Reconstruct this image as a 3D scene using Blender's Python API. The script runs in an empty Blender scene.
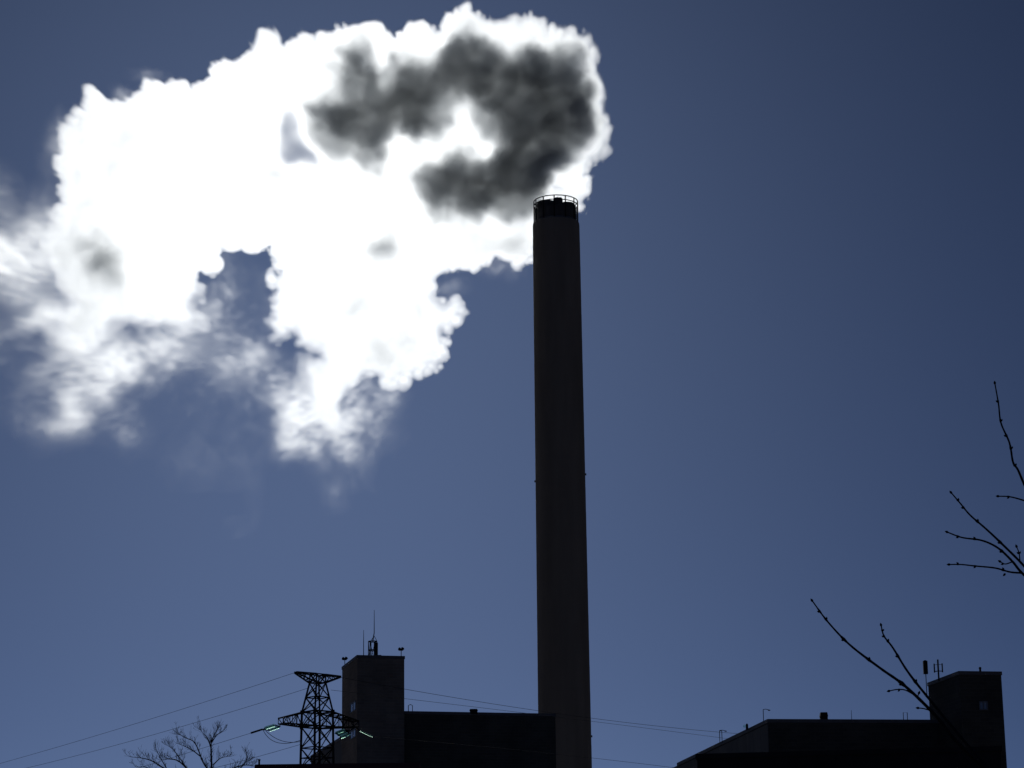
import bpy, math, random
import numpy as np
from mathutils import Vector, Matrix

scene = bpy.context.scene
R = math.radians

# ------------------------------------------------------------------ camera
W, H, F = 1024, 768, 2400.0
PITCH = R(14.5)
EYE = Vector((0.0, 0.0, 1.7))
cam_data = bpy.data.cameras.new('camera')
cam = bpy.data.objects.new('camera', cam_data)
scene.collection.objects.link(cam)
cam_data.sensor_width = 36.0
cam_data.lens = F / W * 36.0
cam_data.clip_start = 0.1
cam_data.clip_end = 20000.0
fwd = Vector((0, math.cos(PITCH), math.sin(PITCH)))
upv = Vector((0, -math.sin(PITCH), math.cos(PITCH)))
rgt = Vector((1, 0, 0))
ROLL = -math.atan2(112.0, 9280.0)         # the photograph leans a little
r2 = rgt * math.cos(ROLL) + upv * math.sin(ROLL)
u2 = upv * math.cos(ROLL) - rgt * math.sin(ROLL)
CAMROT = Matrix((r2, u2, -fwd)).transposed()      # columns: right, up, back
cam.matrix_world = Matrix.Translation(EYE) @ CAMROT.to_4x4()
scene.camera = cam


def ray(px, py):
    return CAMROT @ Vector(((px - W / 2) / F, -(py - H / 2) / F, -1.0))


def P(px, py, Y):
    """world point that stands Y metres ahead of the camera, seen at that pixel"""
    d = ray(px, py)
    return EYE + d * (Y / d.y)


def proj(p):
    c = CAMROT.transposed() @ (Vector(p) - EYE)
    return (W / 2 + F * c.x / -c.z, H / 2 - F * c.y / -c.z)


# ------------------------------------------------------------------ sky and sun
SUN_PX = (318, 150)
sd = ray(*SUN_PX).normalized()
sun_el = math.asin(sd.z)
sun_az = math.atan2(sd.x, sd.y)
world = bpy.data.worlds.new('World')
scene.world = world
world.use_nodes = True
wn = world.node_tree.nodes
sky = wn.new('ShaderNodeTexSky')
sky.sky_type = 'NISHITA'
sky.sun_disc = False
sky.sun_elevation = sun_el
sky.sun_rotation = sun_az
sky.altitude = 0
sky.air_density = 0.26
sky.dust_density = 0.42
sky.ozone_density = 10.0
world.node_tree.links.new(sky.outputs[0], wn['Background'].inputs[0])
wn['Background'].inputs[1].default_value = 0.05

sun_data = bpy.data.lights.new('sun', 'SUN')
sun_data.energy = 2.85
sun_data.angle = R(0.53)
sun_data.color = (1.0, 0.985, 0.95)
sun = bpy.data.objects.new('sun', sun_data)
scene.collection.objects.link(sun)
sun.rotation_euler = sd.to_track_quat('Z', 'Y').to_euler()

vs = scene.view_settings
vs.view_transform = 'Standard'
vs.look = 'None'
vs.exposure = -1.68
vs.gamma = 1.0
vs.use_curve_mapping = False
cy = scene.cycles
cy.use_denoising = True
cy.volume_bounces = 4
cy.transparent_max_bounces = 24
cy.max_bounces = 6
cy.volume_step_rate = 1.6
cy.volume_max_steps = 512


# ------------------------------------------------------------------ materials
def new_mat(name):
    m = bpy.data.materials.new(name)
    m.use_nodes = True
    return m, m.node_tree.nodes, m.node_tree.links, m.node_tree.nodes['Principled BSDF']


def mat_noise(name, c1, c2, scale, rough=0.85, metal=0.0, bump=0.0, detail=6.0, streak=False):
    m, n, l, b = new_mat(name)
    tc = n.new('ShaderNodeTexCoord')
    mp = n.new('ShaderNodeMapping')
    if streak:
        mp.inputs['Scale'].default_value = (1, 1, 0.12)
    nz = n.new('ShaderNodeTexNoise')
    nz.inputs['Scale'].default_value = scale
    nz.inputs['Detail'].default_value = detail
    rp = n.new('ShaderNodeValToRGB')
    rp.color_ramp.elements[0].position = 0.32
    rp.color_ramp.elements[1].position = 0.7
    rp.color_ramp.elements[0].color = (*c1, 1)
    rp.color_ramp.elements[1].color = (*c2, 1)
    l.new(tc.outputs['Object'], mp.inputs[0])
    l.new(mp.outputs[0], nz.inputs['Vector'])
    l.new(nz.outputs['Fac'], rp.inputs[0])
    l.new(rp.outputs[0], b.inputs['Base Color'])
    b.inputs['Roughness'].default_value = rough
    b.inputs['Metallic'].default_value = metal
    if bump:
        bp = n.new('ShaderNodeBump')
        bp.inputs['Strength'].default_value = bump
        l.new(nz.outputs['Fac'], bp.inputs['Height'])
        l.new(bp.outputs[0], b.inputs['Normal'])
    return m


def mat_brick(name, c1, c2, mortar, sx=0.9, sy=0.30):
    """coursed masonry on vertical faces, running along the wall whichever way it faces"""
    m, n, l, b = new_mat(name)
    geo = n.new('ShaderNodeNewGeometry')
    tc = n.new('ShaderNodeTexCoord')
    sep = n.new('ShaderNodeSeparateXYZ')
    l.new(tc.outputs['Object'], sep.inputs[0])
    add = n.new('ShaderNodeMath')
    add.operation = 'ADD'
    l.new(sep.outputs[0], add.inputs[0])
    l.new(sep.outputs[1], add.inputs[1])
    cmb = n.new('ShaderNodeCombineXYZ')
    l.new(add.outputs[0], cmb.inputs[0])
    l.new(sep.outputs[2], cmb.inputs[1])
    br = n.new('ShaderNodeTexBrick')
    br.inputs['Scale'].default_value = 1.0
    br.inputs['Brick Width'].default_value = sx
    br.inputs['Row Height'].default_value = sy
    br.inputs['Mortar Size'].default_value = 0.02
    br.inputs['Color1'].default_value = (*c1, 1)
    br.inputs['Color2'].default_value = (*c2, 1)
    br.inputs['Mortar'].default_value = (*mortar, 1)
    l.new(cmb.outputs[0], br.inputs['Vector'])
    nz = n.new('ShaderNodeTexNoise')
    nz.inputs['Scale'].default_value = 0.35
    nz.inputs['Detail'].default_value = 8
    l.new(tc.outputs['Object'], nz.inputs['Vector'])
    mx = n.new('ShaderNodeMix')
    mx.data_type = 'RGBA'
    mx.blend_type = 'MULTIPLY'
    mx.inputs['Factor'].default_value = 0.7
    l.new(br.outputs['Color'], mx.inputs[6])
    rp = n.new('ShaderNodeValToRGB')
    rp.color_ramp.elements[0].position = 0.3
    rp.color_ramp.elements[0].color = (0.45, 0.45, 0.45, 1)
    rp.color_ramp.elements[1].position = 0.65
    rp.color_ramp.elements[1].color = (1, 1, 1, 1)
    l.new(nz.outputs['Fac'], rp.inputs[0])
    l.new(rp.outputs[0], mx.inputs[7])
    l.new(mx.outputs[2], b.inputs['Base Color'])
    b.inputs['Roughness'].default_value = 0.9
    bp = n.new('ShaderNodeBump')
    bp.inputs['Strength'].default_value = 0.3
    bp.inputs['Distance'].default_value = 0.03
    l.new(br.outputs['Fac'], bp.inputs['Height'])
    bp.invert = True
    l.new(bp.outputs[0], b.inputs['Normal'])
    return m


M = {}
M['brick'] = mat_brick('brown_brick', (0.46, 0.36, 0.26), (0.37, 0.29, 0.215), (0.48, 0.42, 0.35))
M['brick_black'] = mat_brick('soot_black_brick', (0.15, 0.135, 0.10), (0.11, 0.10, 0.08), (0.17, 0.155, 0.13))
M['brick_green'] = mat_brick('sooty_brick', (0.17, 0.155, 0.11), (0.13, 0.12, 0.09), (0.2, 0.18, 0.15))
M['panel'] = mat_noise('grey_panel', (0.20, 0.185, 0.16), (0.27, 0.25, 0.22), 0.5, 0.8, streak=True)
M['concrete'] = mat_noise('sooty_concrete', (0.31, 0.26, 0.20), (0.42, 0.355, 0.275), 0.45, 0.9, bump=0.15, streak=True)
M['coping'] = mat_noise('coping_sheet', (0.20, 0.18, 0.16), (0.26, 0.24, 0.22), 1.5, 0.6)
M['roofing'] = mat_noise('roof_felt', (0.03, 0.03, 0.03), (0.05, 0.05, 0.05), 1.0, 0.95)
M['steel'] = mat_noise('weathered_steel', (0.055, 0.055, 0.055), (0.09, 0.09, 0.088), 2.0, 0.65, 0.3)
M['dark_steel'] = mat_noise('dark_painted_steel', (0.02, 0.02, 0.02), (0.035, 0.035, 0.035), 3.0, 0.95)
M['flue_steel'] = mat_noise('sooty_flue_steel', (0.13, 0.115, 0.095), (0.2, 0.18, 0.15), 1.2, 0.8, streak=True)
M['cable'] = mat_noise('weathered_cable', (0.05, 0.05, 0.05), (0.08, 0.08, 0.08), 4.0, 0.9, 0.0)
M['bark'] = mat_noise('grey_bark', (0.030, 0.026, 0.022), (0.06, 0.052, 0.045), 14.0, 0.95, bump=0.4)
M['twig'] = mat_noise('twig_bark', (0.022, 0.018, 0.016), (0.045, 0.036, 0.03), 30.0, 0.8, bump=0.2)
M['red_roof'] = mat_noise('dark_red_roofing', (0.30, 0.07, 0.055), (0.38, 0.09, 0.07), 1.5, 0.8)
M['plaster'] = mat_noise('grey_plaster', (0.10, 0.095, 0.09), (0.14, 0.13, 0.125), 0.8, 0.9)
M['frame'] = mat_noise('window_frame_paint', (0.25, 0.25, 0.25), (0.3, 0.3, 0.3), 3.0, 0.5)
M['ground'] = mat_noise('winter_grass_and_dirt', (0.15, 0.12, 0.07), (0.26, 0.21, 0.14), 0.15, 1.0, detail=10)
M['asphalt'] = mat_noise('concrete_paving', (0.20, 0.185, 0.16), (0.28, 0.26, 0.225), 3.0, 0.9, detail=10)
M['white_lamp'] = mat_noise('bright_lamp_cover', (0.6, 0.6, 0.6), (0.8, 0.8, 0.8), 3.0, 0.25)


def mat_glass_disc():
    m, n, l, b = new_mat('green_insulator_glass')
    b.inputs['Base Color'].default_value = (0.55, 0.9, 0.74, 1)
    b.inputs['Roughness'].default_value = 0.12
    nz = n.new('ShaderNodeTexNoise')
    nz.inputs['Scale'].default_value = 6
    tr = n.new('ShaderNodeBsdfRefraction')
    tr.inputs['IOR'].default_value = 1.08
    tr.inputs['Roughness'].default_value = 0.5
    rp = n.new('ShaderNodeValToRGB')
    rp.color_ramp.elements[0].color = (0.72, 1.0, 0.86, 1)
    rp.color_ramp.elements[1].color = (0.88, 1.0, 0.94, 1)
    l.new(nz.outputs['Fac'], rp.inputs[0])
    l.new(rp.outputs[0], tr.inputs['Color'])
    tp = n.new('ShaderNodeBsdfTransparent')
    tp.inputs['Color'].default_value = (0.85, 1.0, 0.92, 1)
    m1, m2 = n.new('ShaderNodeMixShader'), n.new('ShaderNodeMixShader')
    m1.inputs[0].default_value = 0.5
    m2.inputs[0].default_value = 0.88
    l.new(tr.outputs[0], m1.inputs[1])
    l.new(tp.outputs[0], m1.inputs[2])
    l.new(b.outputs[0], m2.inputs[1])
    l.new(m1.outputs[0], m2.inputs[2])
    l.new(m2.outputs[0], n['Material Output'].inputs['Surface'])
    return m


M['ins_glass'] = mat_glass_disc()


def mat_pane():
    m, n, l, b = new_mat('window_glass')
    nz = n.new('ShaderNodeTexNoise')
    nz.inputs['Scale'].default_value = 1.3
    rp = n.new('ShaderNodeValToRGB')
    rp.color_ramp.elements[0].color = (0.36, 0.36, 0.35, 1)
    rp.color_ramp.elements[1].color = (0.62, 0.62, 0.60, 1)
    l.new(nz.outputs['Fac'], rp.inputs[0])
    l.new(rp.outputs[0], b.inputs['Base Color'])
    b.inputs['Metallic'].default_value = 0.15
    b.inputs['Roughness'].default_value = 0.05
    return m


M['pane'] = mat_pane()


# ------------------------------------------------------------------ mesh helpers
class MB:
    def __init__(self):
        self.v, self.f, self.smooth = [], [], []

    def add(self, vs_, fs_, smooth=False):
        k = len(self.v)
        self.v += [tuple(p) for p in vs_]
        self.f += [tuple(i + k for i in f) for f in fs_]
        self.smooth += [smooth] * len(fs_)
        return self

    def box(self, c, size, rz=0.0, taper=1.0):
        sx, sy, sz = (s / 2 for s in size)
        vs_ = []
        cr, sr = math.cos(rz), math.sin(rz)
        for z, k in ((-sz, 1.0), (sz, taper)):
            for x, y in ((-sx, -sy), (sx, -sy), (sx, sy), (-sx, sy)):
                x, y = x * k, y * k
                vs_.append((c[0] + x * cr - y * sr, c[1] + x * sr + y * cr, c[2] + z))
        return self.add(vs_, [(3, 2, 1, 0), (4, 5, 6, 7), (0, 1, 5, 4), (1, 2, 6, 5), (2, 3, 7, 6), (3, 0, 4, 7)])

    def prism(self, foot, z0, z1):
        """foot: xy corners (counter-clockwise), z0/z1 numbers"""
        n = len(foot)
        vs_ = [(p[0], p[1], z0) for p in foot] + [(p[0], p[1], z1) for p in foot]
        fs_ = [tuple(reversed(range(n))), tuple(range(n, 2 * n))]
        fs_ += [(i, (i + 1) % n, n + (i + 1) % n, n + i) for i in range(n)]
        return self.add(vs_, fs_)

    def tube(self, pts, radii, n=8, caps=True):
        pts = [Vector(p) for p in pts]
        if not hasattr(radii, '__len__'):
            radii = [radii] * len(pts)
        vs_, fs_ = [], []
        prev = None
        for i, p in enumerate(pts):
            t = (pts[min(i + 1, len(pts) - 1)] - pts[max(i - 1, 0)])
            t = t.normalized() if t.length > 1e-9 else Vector((0, 0, 1))
            if prev is None:
                a = t.orthogonal().normalized()
            else:
                a = prev - t * prev.dot(t)
                a = a.normalized() if a.length > 1e-6 else t.orthogonal().normalized()
            prev = a
            b = t.cross(a)
            for k in range(n):
                an = 2 * math.pi * k / n
                vs_.append(p + (a * math.cos(an) + b * math.sin(an)) * radii[i])
        for i in range(len(pts) - 1):
            for k in range(n):
                k2 = (k + 1) % n
                fs_.append((i * n + k, i * n + k2, (i + 1) * n + k2, (i + 1) * n + k))
        if caps:
            fs_.append(tuple(reversed(range(n))))
            e = (len(pts) - 1) * n
            fs_.append(tuple(range(e, e + n)))
        return self.add(vs_, fs_, n > 5)

    def bar(self, a, b, w):
        """square steel bar"""
        return self.tube([a, b], w * 0.7071, 4)

    def lathe(self, c, prof, n=48, axis=None):
        """prof: (radius, height) from bottom to top round the axis"""
        c = Vector(c)
        ax = Vector(axis).normalized() if axis else Vector((0, 0, 1))
        a = ax.orthogonal().normalized() if axis else Vector((1, 0, 0))
        b = ax.cross(a)
        vs_, fs_ = [], []
        for r, h in prof:
            for k in range(n):
                an = 2 * math.pi * k / n
                vs_.append(c + ax * h + (a * math.cos(an) + b * math.sin(an)) * max(r, 1e-4))
        for i in range(len(prof) - 1):
            for k in range(n):
                k2 = (k + 1) % n
                fs_.append((i * n + k, i * n + k2, (i + 1) * n + k2, (i + 1) * n + k))
        fs_.append(tuple(reversed(range(n))))
        e = (len(prof) - 1) * n
        fs_.append(tuple(range(e, e + n)))
        return self.add(vs_, fs_, True)

    def blob(self, c, r, stretch=None, n=6):
        """small bud: a pointed ellipsoid along stretch"""
        ax = Vector(stretch).normalized() if stretch else Vector((0, 0, 1))
        prof = [(0.0, -1.2), (0.62, -0.9), (1.0, -0.1), (0.8, 0.7), (0.35, 1.4), (0.0, 1.9)]
        return self.lathe(c, [(q * r, h * r) for q, h in prof], n, ax)

    def build(self, name, mat, parent=None):
        me = bpy.data.meshes.new(name)
        off = Vector((0, 0, 0))
        if parent is not None:
            q = parent
            while q is not None:
                off += q.location
                q = q.parent
        me.from_pydata([Vector(p) - off for p in self.v], [], self.f)
        me.polygons.foreach_set('use_smooth', self.smooth)
        me.materials.append(mat)
        me.update()
        o = bpy.data.objects.new(name, me)
        scene.collection.objects.link(o)
        if parent is not None:
            o.parent = parent
        return o


def autosmooth(o, deg=35):
    try:
        o.data.set_sharp_from_angle(angle=R(deg))
    except Exception:
        pass
    return o


def tag(o, label=None, cat=None, group=None, kind=None):
    if label:
        o['label'] = label
    if cat:
        o['category'] = cat
    if group:
        o['group'] = group
    if kind:
        o['kind'] = kind
    return o


def empty(name, loc, label, cat, group=None):
    o = bpy.data.objects.new(name, None)
    o.empty_display_size = 0.5
    scene.collection.objects.link(o)
    o.location = loc
    return tag(o, label, cat, group)


# ------------------------------------------------------------------ ground
g = MB()
NR = 64
ring = [0.0, 30, 90, 200, 500, 1500, 6000, 16000]
rnd = random.Random(3)
gv, gf = [(0, 0, 0)], []
for ri, r in enumerate(ring[1:]):
    for k in range(NR):
        a = 2 * math.pi * k / NR
        gv.append((r * math.cos(a), r * math.sin(a), 0.0))
for k in range(NR):
    gf.append((0, 1 + k, 1 + (k + 1) % NR))
for ri in range(len(ring) - 2):
    for k in range(NR):
        a0, a1 = 1 + ri * NR, 1 + (ri + 1) * NR
        gf.append((a0 + k, a1 + k, a1 + (k + 1) % NR, a0 + (k + 1) % NR))
g.add(gv, gf)
tag(g.build('ground', M['ground']), kind='structure')
yd = MB().add([(-75, 140, 0.004), (110, 140, 0.004), (110, 420, 0.004), (-75, 420, 0.004)], [(0, 1, 2, 3)])
tag(yd.build('yard', M['asphalt']), kind='structure')

# ------------------------------------------------------------------ chimney
CY = 330.0
top = P(556, 222, CY)                                   # shoulder of the stack
bot = P(566, 768, CY)
mpx = (top - EYE).dot(fwd) / F                          # metres per pixel at the stack's top
r_top = 23.4 * mpx
r_bot = 26.6 * (bot - EYE).dot(fwd) / F
cx = top.x
slope = (r_bot - r_top) / (top.z - bot.z)
r_ground = r_top + slope * top.z
chim = empty('chimney', (cx, CY, 0), 'very tall dark round concrete chimney pouring out white steam', 'chimney')
prof = []
Z = 0.0
while Z < top.z - 0.8:                                   # faint climbing-form rings every 3.6 m
    rr = r_top + slope * (top.z - Z)
    prof += [(rr, Z), (rr, Z + 3.5), (rr - 0.012, Z + 3.52), (rr - 0.012, Z + 3.58)]
    Z += 3.6
prof = [p for p in prof if p[1] < top.z - 0.75]
prof += [(r_top, top.z - 0.7), (r_top * 0.99, top.z - 0.35), (r_top * 0.90, top.z), (r_top * 0.5, top.z + 0.05)]
autosmooth(MB().lathe((cx, CY, 0), prof, 72).build('shaft', M['concrete'], chim), 14)
zb = top.z
h_rail = 21.0 * mpx
r_core = 19.2 * mpx
core = MB().lathe((cx, CY, zb - 0.2), [(r_core, 0), (r_core, h_rail * 0.62), (r_core * 0.97, h_rail * 0.66), (r_core * 0.9, h_rail * 0.66), (r_core * 0.88, h_rail * 0.5), (0.01, h_rail * 0.48)], 64)
autosmooth(core.build('windshield', M['flue_steel'], chim), 40)
# flue mouths standing in the top
for fx, fy, fr, fh in ((-9.6, 0, 9.4, 0.99), (11.0, 2, 8.2, 0.93), (2.2, -4, 4.8, 1.11)):
    fl = MB().lathe((cx + fx * mpx, CY + fy * mpx, zb), [(fr * mpx, 0), (fr * mpx, h_rail * fh - 0.25), (fr * mpx * 0.93, h_rail * fh), (fr * mpx * 0.8, h_rail * fh), (fr * mpx * 0.78, h_rail * fh - 1.2), (0.01, h_rail * fh - 1.25)], 32)
    autosmooth(fl.build('flue', M['flue_steel'], chim), 40)
r_rail = 21.9 * mpx
rail = MB()
NP = 12
def circ(r, z, n=64):
    return [(cx + r * math.cos(2 * math.pi * k / n), CY + r * math.sin(2 * math.pi * k / n), z) for k in range(n + 1)]
for fz in (1.0, 0.80):
    rail.tube(circ(r_rail, zb + h_rail * fz), 0.075, 6)
for k in range(NP):
    an = R(-95) + 2 * math.pi * k / NP
    x, y = cx + r_rail * math.cos(an), CY + r_rail * math.sin(an)
    rail.tube([(x, y, zb - 0.2), (x, y, zb + h_rail)], 0.09, 6)
rail.build('railing', M['dark_steel'], chim)
# caged ladder rungs at both ends of the railing
for sgn in (-1, 1):
    ld = MB()
    an0 = 0.16 if sgn > 0 else math.pi - 0.16
    for da in (-0.10, 0.10):
        x, y = cx + (r_rail - 0.15) * math.cos(an0 + da), CY + (r_rail - 0.15) * math.sin(an0 + da) - 0.3
        ld.tube([(x, y, zb - 0.3), (x, y, zb + h_rail * 0.75)], 0.05, 5)
    for k in range(7):
        z = zb + 0.1 + k * h_rail * 0.105
        a, b = (an0 - 0.25), (an0 + 0.25)
        ld.tube([(cx + r_rail * math.cos(a), CY + r_rail * math.sin(a) - 0.3, z), (cx + (r_rail - 0.45) * math.cos(b), CY + r_rail * math.sin(b) - 0.3, z)], 0.04, 5)
    ld.build('ladder', M['dark_steel'], chim)
# small obstruction lamps bracketed on the shaft
for px, py, sg in ((535.3, 482, -1), (586.2, 475, 1), (591.8, 737, 1)):
    q = P(px, py, CY)
    rr = r_top + slope * (top.z - q.z)
    x0 = cx + sg * (rr - 0.02)
    lm = MB()
    lm.box((x0 + sg * 0.08, CY, q.z), (0.22, 0.2, 0.06))
    lm.lathe((x0 + sg * 0.10, CY, q.z + 0.03), [(0.07, 0), (0.075, 0.14), (0.05, 0.22), (0.01, 0.24)], 12)
    lm.build('obstruction_lamp', M['dark_steel'], chim)


# ------------------------------------------------------------------ buildings
def solve(fn, lo, hi):
    for _ in range(60):
        mid = (lo + hi) / 2
        if fn(mid) > 0:
            hi = mid
        else:
            lo = mid
    return (lo + hi) / 2


def block(corner_px, Y, right_px, left_px, yaw, depth=None, width=None):
    """near top corner at a pixel, the front wall reaching to right_px, the left wall reaching back to left_px"""
    C = P(*corner_px, Y)
    u = Vector((math.cos(yaw), math.sin(yaw), 0))
    v = Vector((-math.sin(yaw), math.cos(yaw), 0))
    w = width or solve(lambda t: proj(C + u * t)[0] - right_px, 0, 200)
    d = depth or solve(lambda t: left_px - proj(C + v * t)[0], 0, 200)
    return C, u, v, w, d


def foot(C, u, v, w, d, o=0.0):
    a = C - u * o - v * o
    return [a, a + u * (w + 2 * o), a + u * (w + 2 * o) + v * (d + 2 * o), a + v * (d + 2 * o)]


def shell(parent, C, u, v, w, d, wall, coping=True, name='wall'):
    hz = C.z
    MB().prism(foot(C, u, v, w, d), 0, hz - 0.30).build(name, wall, parent)
    if coping:
        m = MB()
        outer, inner = foot(C, u, v, w, d, 0.06), foot(C, u, v, w, d, -0.35)
        for i in range(4):
            j = (i + 1) % 4
            quad = [outer[i], outer[j], inner[j], inner[i]]
            m.prism(quad, hz - 0.297, hz)
        m.build('parapet', M['coping'], parent)
        MB().prism(foot(C, u, v, w, d, -0.36), hz - 0.296, hz - 0.2).build('roof', M['roofing'], parent)


def wall_window(parent, base, along, out, w, h, bars=1):
    """window in a wall: base = bottom-left corner on the wall, along the wall, out of the wall"""
    fr = MB()
    z = Vector((0, 0, 1))
    t = 0.09
    def slab(a, b, c, d_, o0, o1, mb):
        q = [a, b, c, d_]
        vs_ = [p + out * o0 for p in q] + [p + out * o1 for p in q]
        mb.add(vs_, [(3, 2, 1, 0), (4, 5, 6, 7), (0, 1, 5, 4), (1, 2, 6, 5), (2, 3, 7, 6), (3, 0, 4, 7)])
    A = base
    def rect(x0, x1, z0, z1):
        return [A + along * x0 + z * z0, A + along * x1 + z * z0, A + along * x1 + z * z1, A + along * x0 + z * z1]
    slab(*rect(0, w, 0, t), 0.003, 0.07, fr)
    slab(*rect(0, w, h - t, h), 0.003, 0.07, fr)
    slab(*rect(0, t, t, h - t), 0.003, 0.07, fr)
    slab(*rect(w - t, w, t, h - t), 0.003, 0.07, fr)
    for k in range(bars):
        x = w * (k + 1) / (bars + 1)
        slab(*rect(x - 0.035, x + 0.035, t, h - t), 0.003, 0.06, fr)
    f = fr.build('window', M['frame'], parent)
    pn = MB()
    slab(*rect(t, w - t, t, h - t), 0.004, 0.02, pn)
    pn.build('pane', M['pane'], f)
    return f


YAW = R(14.0)
# --- left power house: tall stair tower and the lower long block beside it
TC, tu, tv, tw, td = block((357.3, 655), 240, 404.3, 342.2, YAW)
LB = empty('power_house', (TC.x, TC.y, 0), 'dark brick power house with tall square tower and lower flat wing, left of chimney', 'building')
shell(LB, TC, tu, tv, tw, td, M['brick'], name='tower_wall')
BC = TC + tu * (tw + 0.01) + tv * 0.6
bz = P(404, 711, BC.y).z
BC.z = bz
bw = solve(lambda t: proj(BC + tu * t)[0] - 555.3, 0, 200)
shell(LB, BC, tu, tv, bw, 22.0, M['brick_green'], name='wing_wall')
AC = TC + tv * (td + 0.02) + tu * 0.4                        # low annex behind the tower's left side
AC.z = P(342, 734, AC.y).z
aw = 5.0
ad = solve(lambda t: 311.0 - proj(AC + tv * t - tu * 0.0)[0], 0, 120)
shell(LB, AC, tu, tv, aw, ad, M['panel'], name='annex_wall')
# two stair windows in the tower's left wall
for py in (713.5, 740.0):
    # the wall plane runs along tv from TC; find the spot seen at x=351..356.5
    t0 = solve(lambda t: 356.0 - proj(Vector((TC.x, TC.y, P(356, py, TC.y).z)) + tv * t)[0], 0, 30)
    t1 = solve(lambda t: 350.5 - proj(Vector((TC.x, TC.y, P(350, py, TC.y).z)) + tv * t)[0], 0, 30)
    base = Vector((TC.x, TC.y, 0)) + tv * t1
    zb_ = P(354, py, base.y).z
    wall_window(LB, Vector((base.x, base.y, zb_)), -tv, -tu, t1 - t0, 0.95 if py < 720 else 0.85, 1)

# --- right power house
RC, ru, rv, rw, rd = block((768, 719), 200, 932, 677.5, R(8))
RB = empty('boiler_house', (RC.x, RC.y, 0), 'dark boiler house with sloping-away grey side wall and square corner tower, right of chimney', 'building')
MB().prism(foot(RC, ru, rv, rw, rd), 0, RC.z - 0.30)
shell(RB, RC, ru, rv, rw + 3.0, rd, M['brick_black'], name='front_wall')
# grey sheet cladding on the left side wall, with upright seams
cl = MB()
n_sh = 14
for k in range(n_sh):
    a = RC + rv * (rd * k / n_sh + 0.03) - ru * 0.05
    b = RC + rv * (rd * (k + 1) / n_sh - 0.03) - ru * 0.05
    q = [a, a + ru * 0.046, b + ru * 0.046, b]
    cl.prism(q, RC.z - 7.0, RC.z - 0.42)
cl.build('side_cladding', M['panel'], RB)
# far lower step at the back of the side wall
SC = RC + rv * (rd + 0.02) + ru * 0.5
SC.z = P(676, 763.5, SC.y).z
shell(RB, SC, ru, rv, 20.0, 6.0, M['brick_green'], name='step_wall')
# corner tower
QC, qu, qv, qw, qd = block((959, 671), 197, 1001, 928, R(10.5))
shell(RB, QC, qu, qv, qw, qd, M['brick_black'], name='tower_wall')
wt = solve(lambda t: proj(Vector((QC.x, QC.y, P(979, 706, QC.y).z)) + qu * t)[0] - 979, 0, 30)
wb = Vector((QC.x, QC.y, 0)) + qu * wt
wall_window(RB, Vector((wb.x, wb.y, P(980, 710, wb.y).z)), qu, -qv, 0.75, 0.72, 1)
# low flat-roofed building standing in front of the boiler house
LC, lu, lv, lw, ld_ = block((697, 754), 150, 1000, 680, R(-8), depth=4.0)
LOW = empty('low_building', (LC.x, LC.y, 0), 'low black flat-roofed building in front of the boiler house', 'building')
shell(LOW, LC, lu, lv, lw, ld_, M['roofing'], coping=False)
MB().prism(foot(LC, lu, lv, lw, ld_, 0.1), LC.z - 0.297, LC.z).build('roof', M['roofing'], LOW)

# --- house with a dark red roof under the pylon
HC = P(255, 766.8, 154.65)
HE = P(420, 763.4, 154.65)
hs = empty('red_roofed_house', (HC.x, HC.y, 0), 'house with a dark red roof edge below the pylon', 'house')
hl = HE.x - HC.x
hz = HC.z
MB().prism([(HC.x + 0.3, 150.3), (HE.x - 0.3, 150.3), (HE.x - 0.3, 159.0), (HC.x + 0.3, 159.0)], 0, hz - 2.6).build('wall', M['plaster'], hs)
rf = MB()
x0, x1, ye, yr, yb = HC.x, HE.x, 149.8, 154.65, 159.5
prof_r = [(ye, hz - 2.9), (yr, hz + 0.15), (yb, hz - 2.9), (yb, hz - 3.1), (yr, hz - 0.1), (ye, hz - 3.1)]
vs_ = [(x0, y, z) for y, z in prof_r] + [(x1, y, z) for y, z in prof_r]
rf.add(vs_, [(0, 1, 7, 6), (1, 2, 8, 7), (2, 3, 9, 8), (3, 4, 10, 9), (4, 5, 11, 10), (5, 0, 6, 11), (5, 4, 1, 0), (4, 3, 2, 1), (6, 7, 10, 11), (7, 8, 9, 10)])
rf.build('roof', M['red_roof'], hs)
# gable infill
for x in (x0 + 0.35, x1 - 0.6):
    MB().add([(x, 150.3, hz - 2.6), (x + 0.25, 150.3, hz - 2.6), (x + 0.25, 159, hz - 2.6), (x, 159, hz - 2.6), (x, yr, hz - 0.25), (x + 0.25, yr, hz - 0.25)],
           [(0, 1, 2, 3), (0, 4, 5, 1), (2, 5, 4, 3), (0, 3, 4), (1, 5, 2)]).build('gable', M['plaster'], hs)
cp = P(257.5, 764, 154.6)
MB().box((cp.x + 0.1, 154.65, cp.z + 0.0), (0.1, 0.2, 0.5)).box((cp.x + 0.1, 154.65, cp.z + 0.27), (0.16, 0.26, 0.05)).build('vent_pipe', M['dark_steel'], hs)


# ------------------------------------------------------------------ roof gear
def roof_point(px, Y, zroof):
    """point on a roof of height zroof at distance Y below the pixel column"""
    d = ray(px, 700)
    return Vector((EYE.x + d.x / d.y * Y, Y, zroof))


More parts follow.
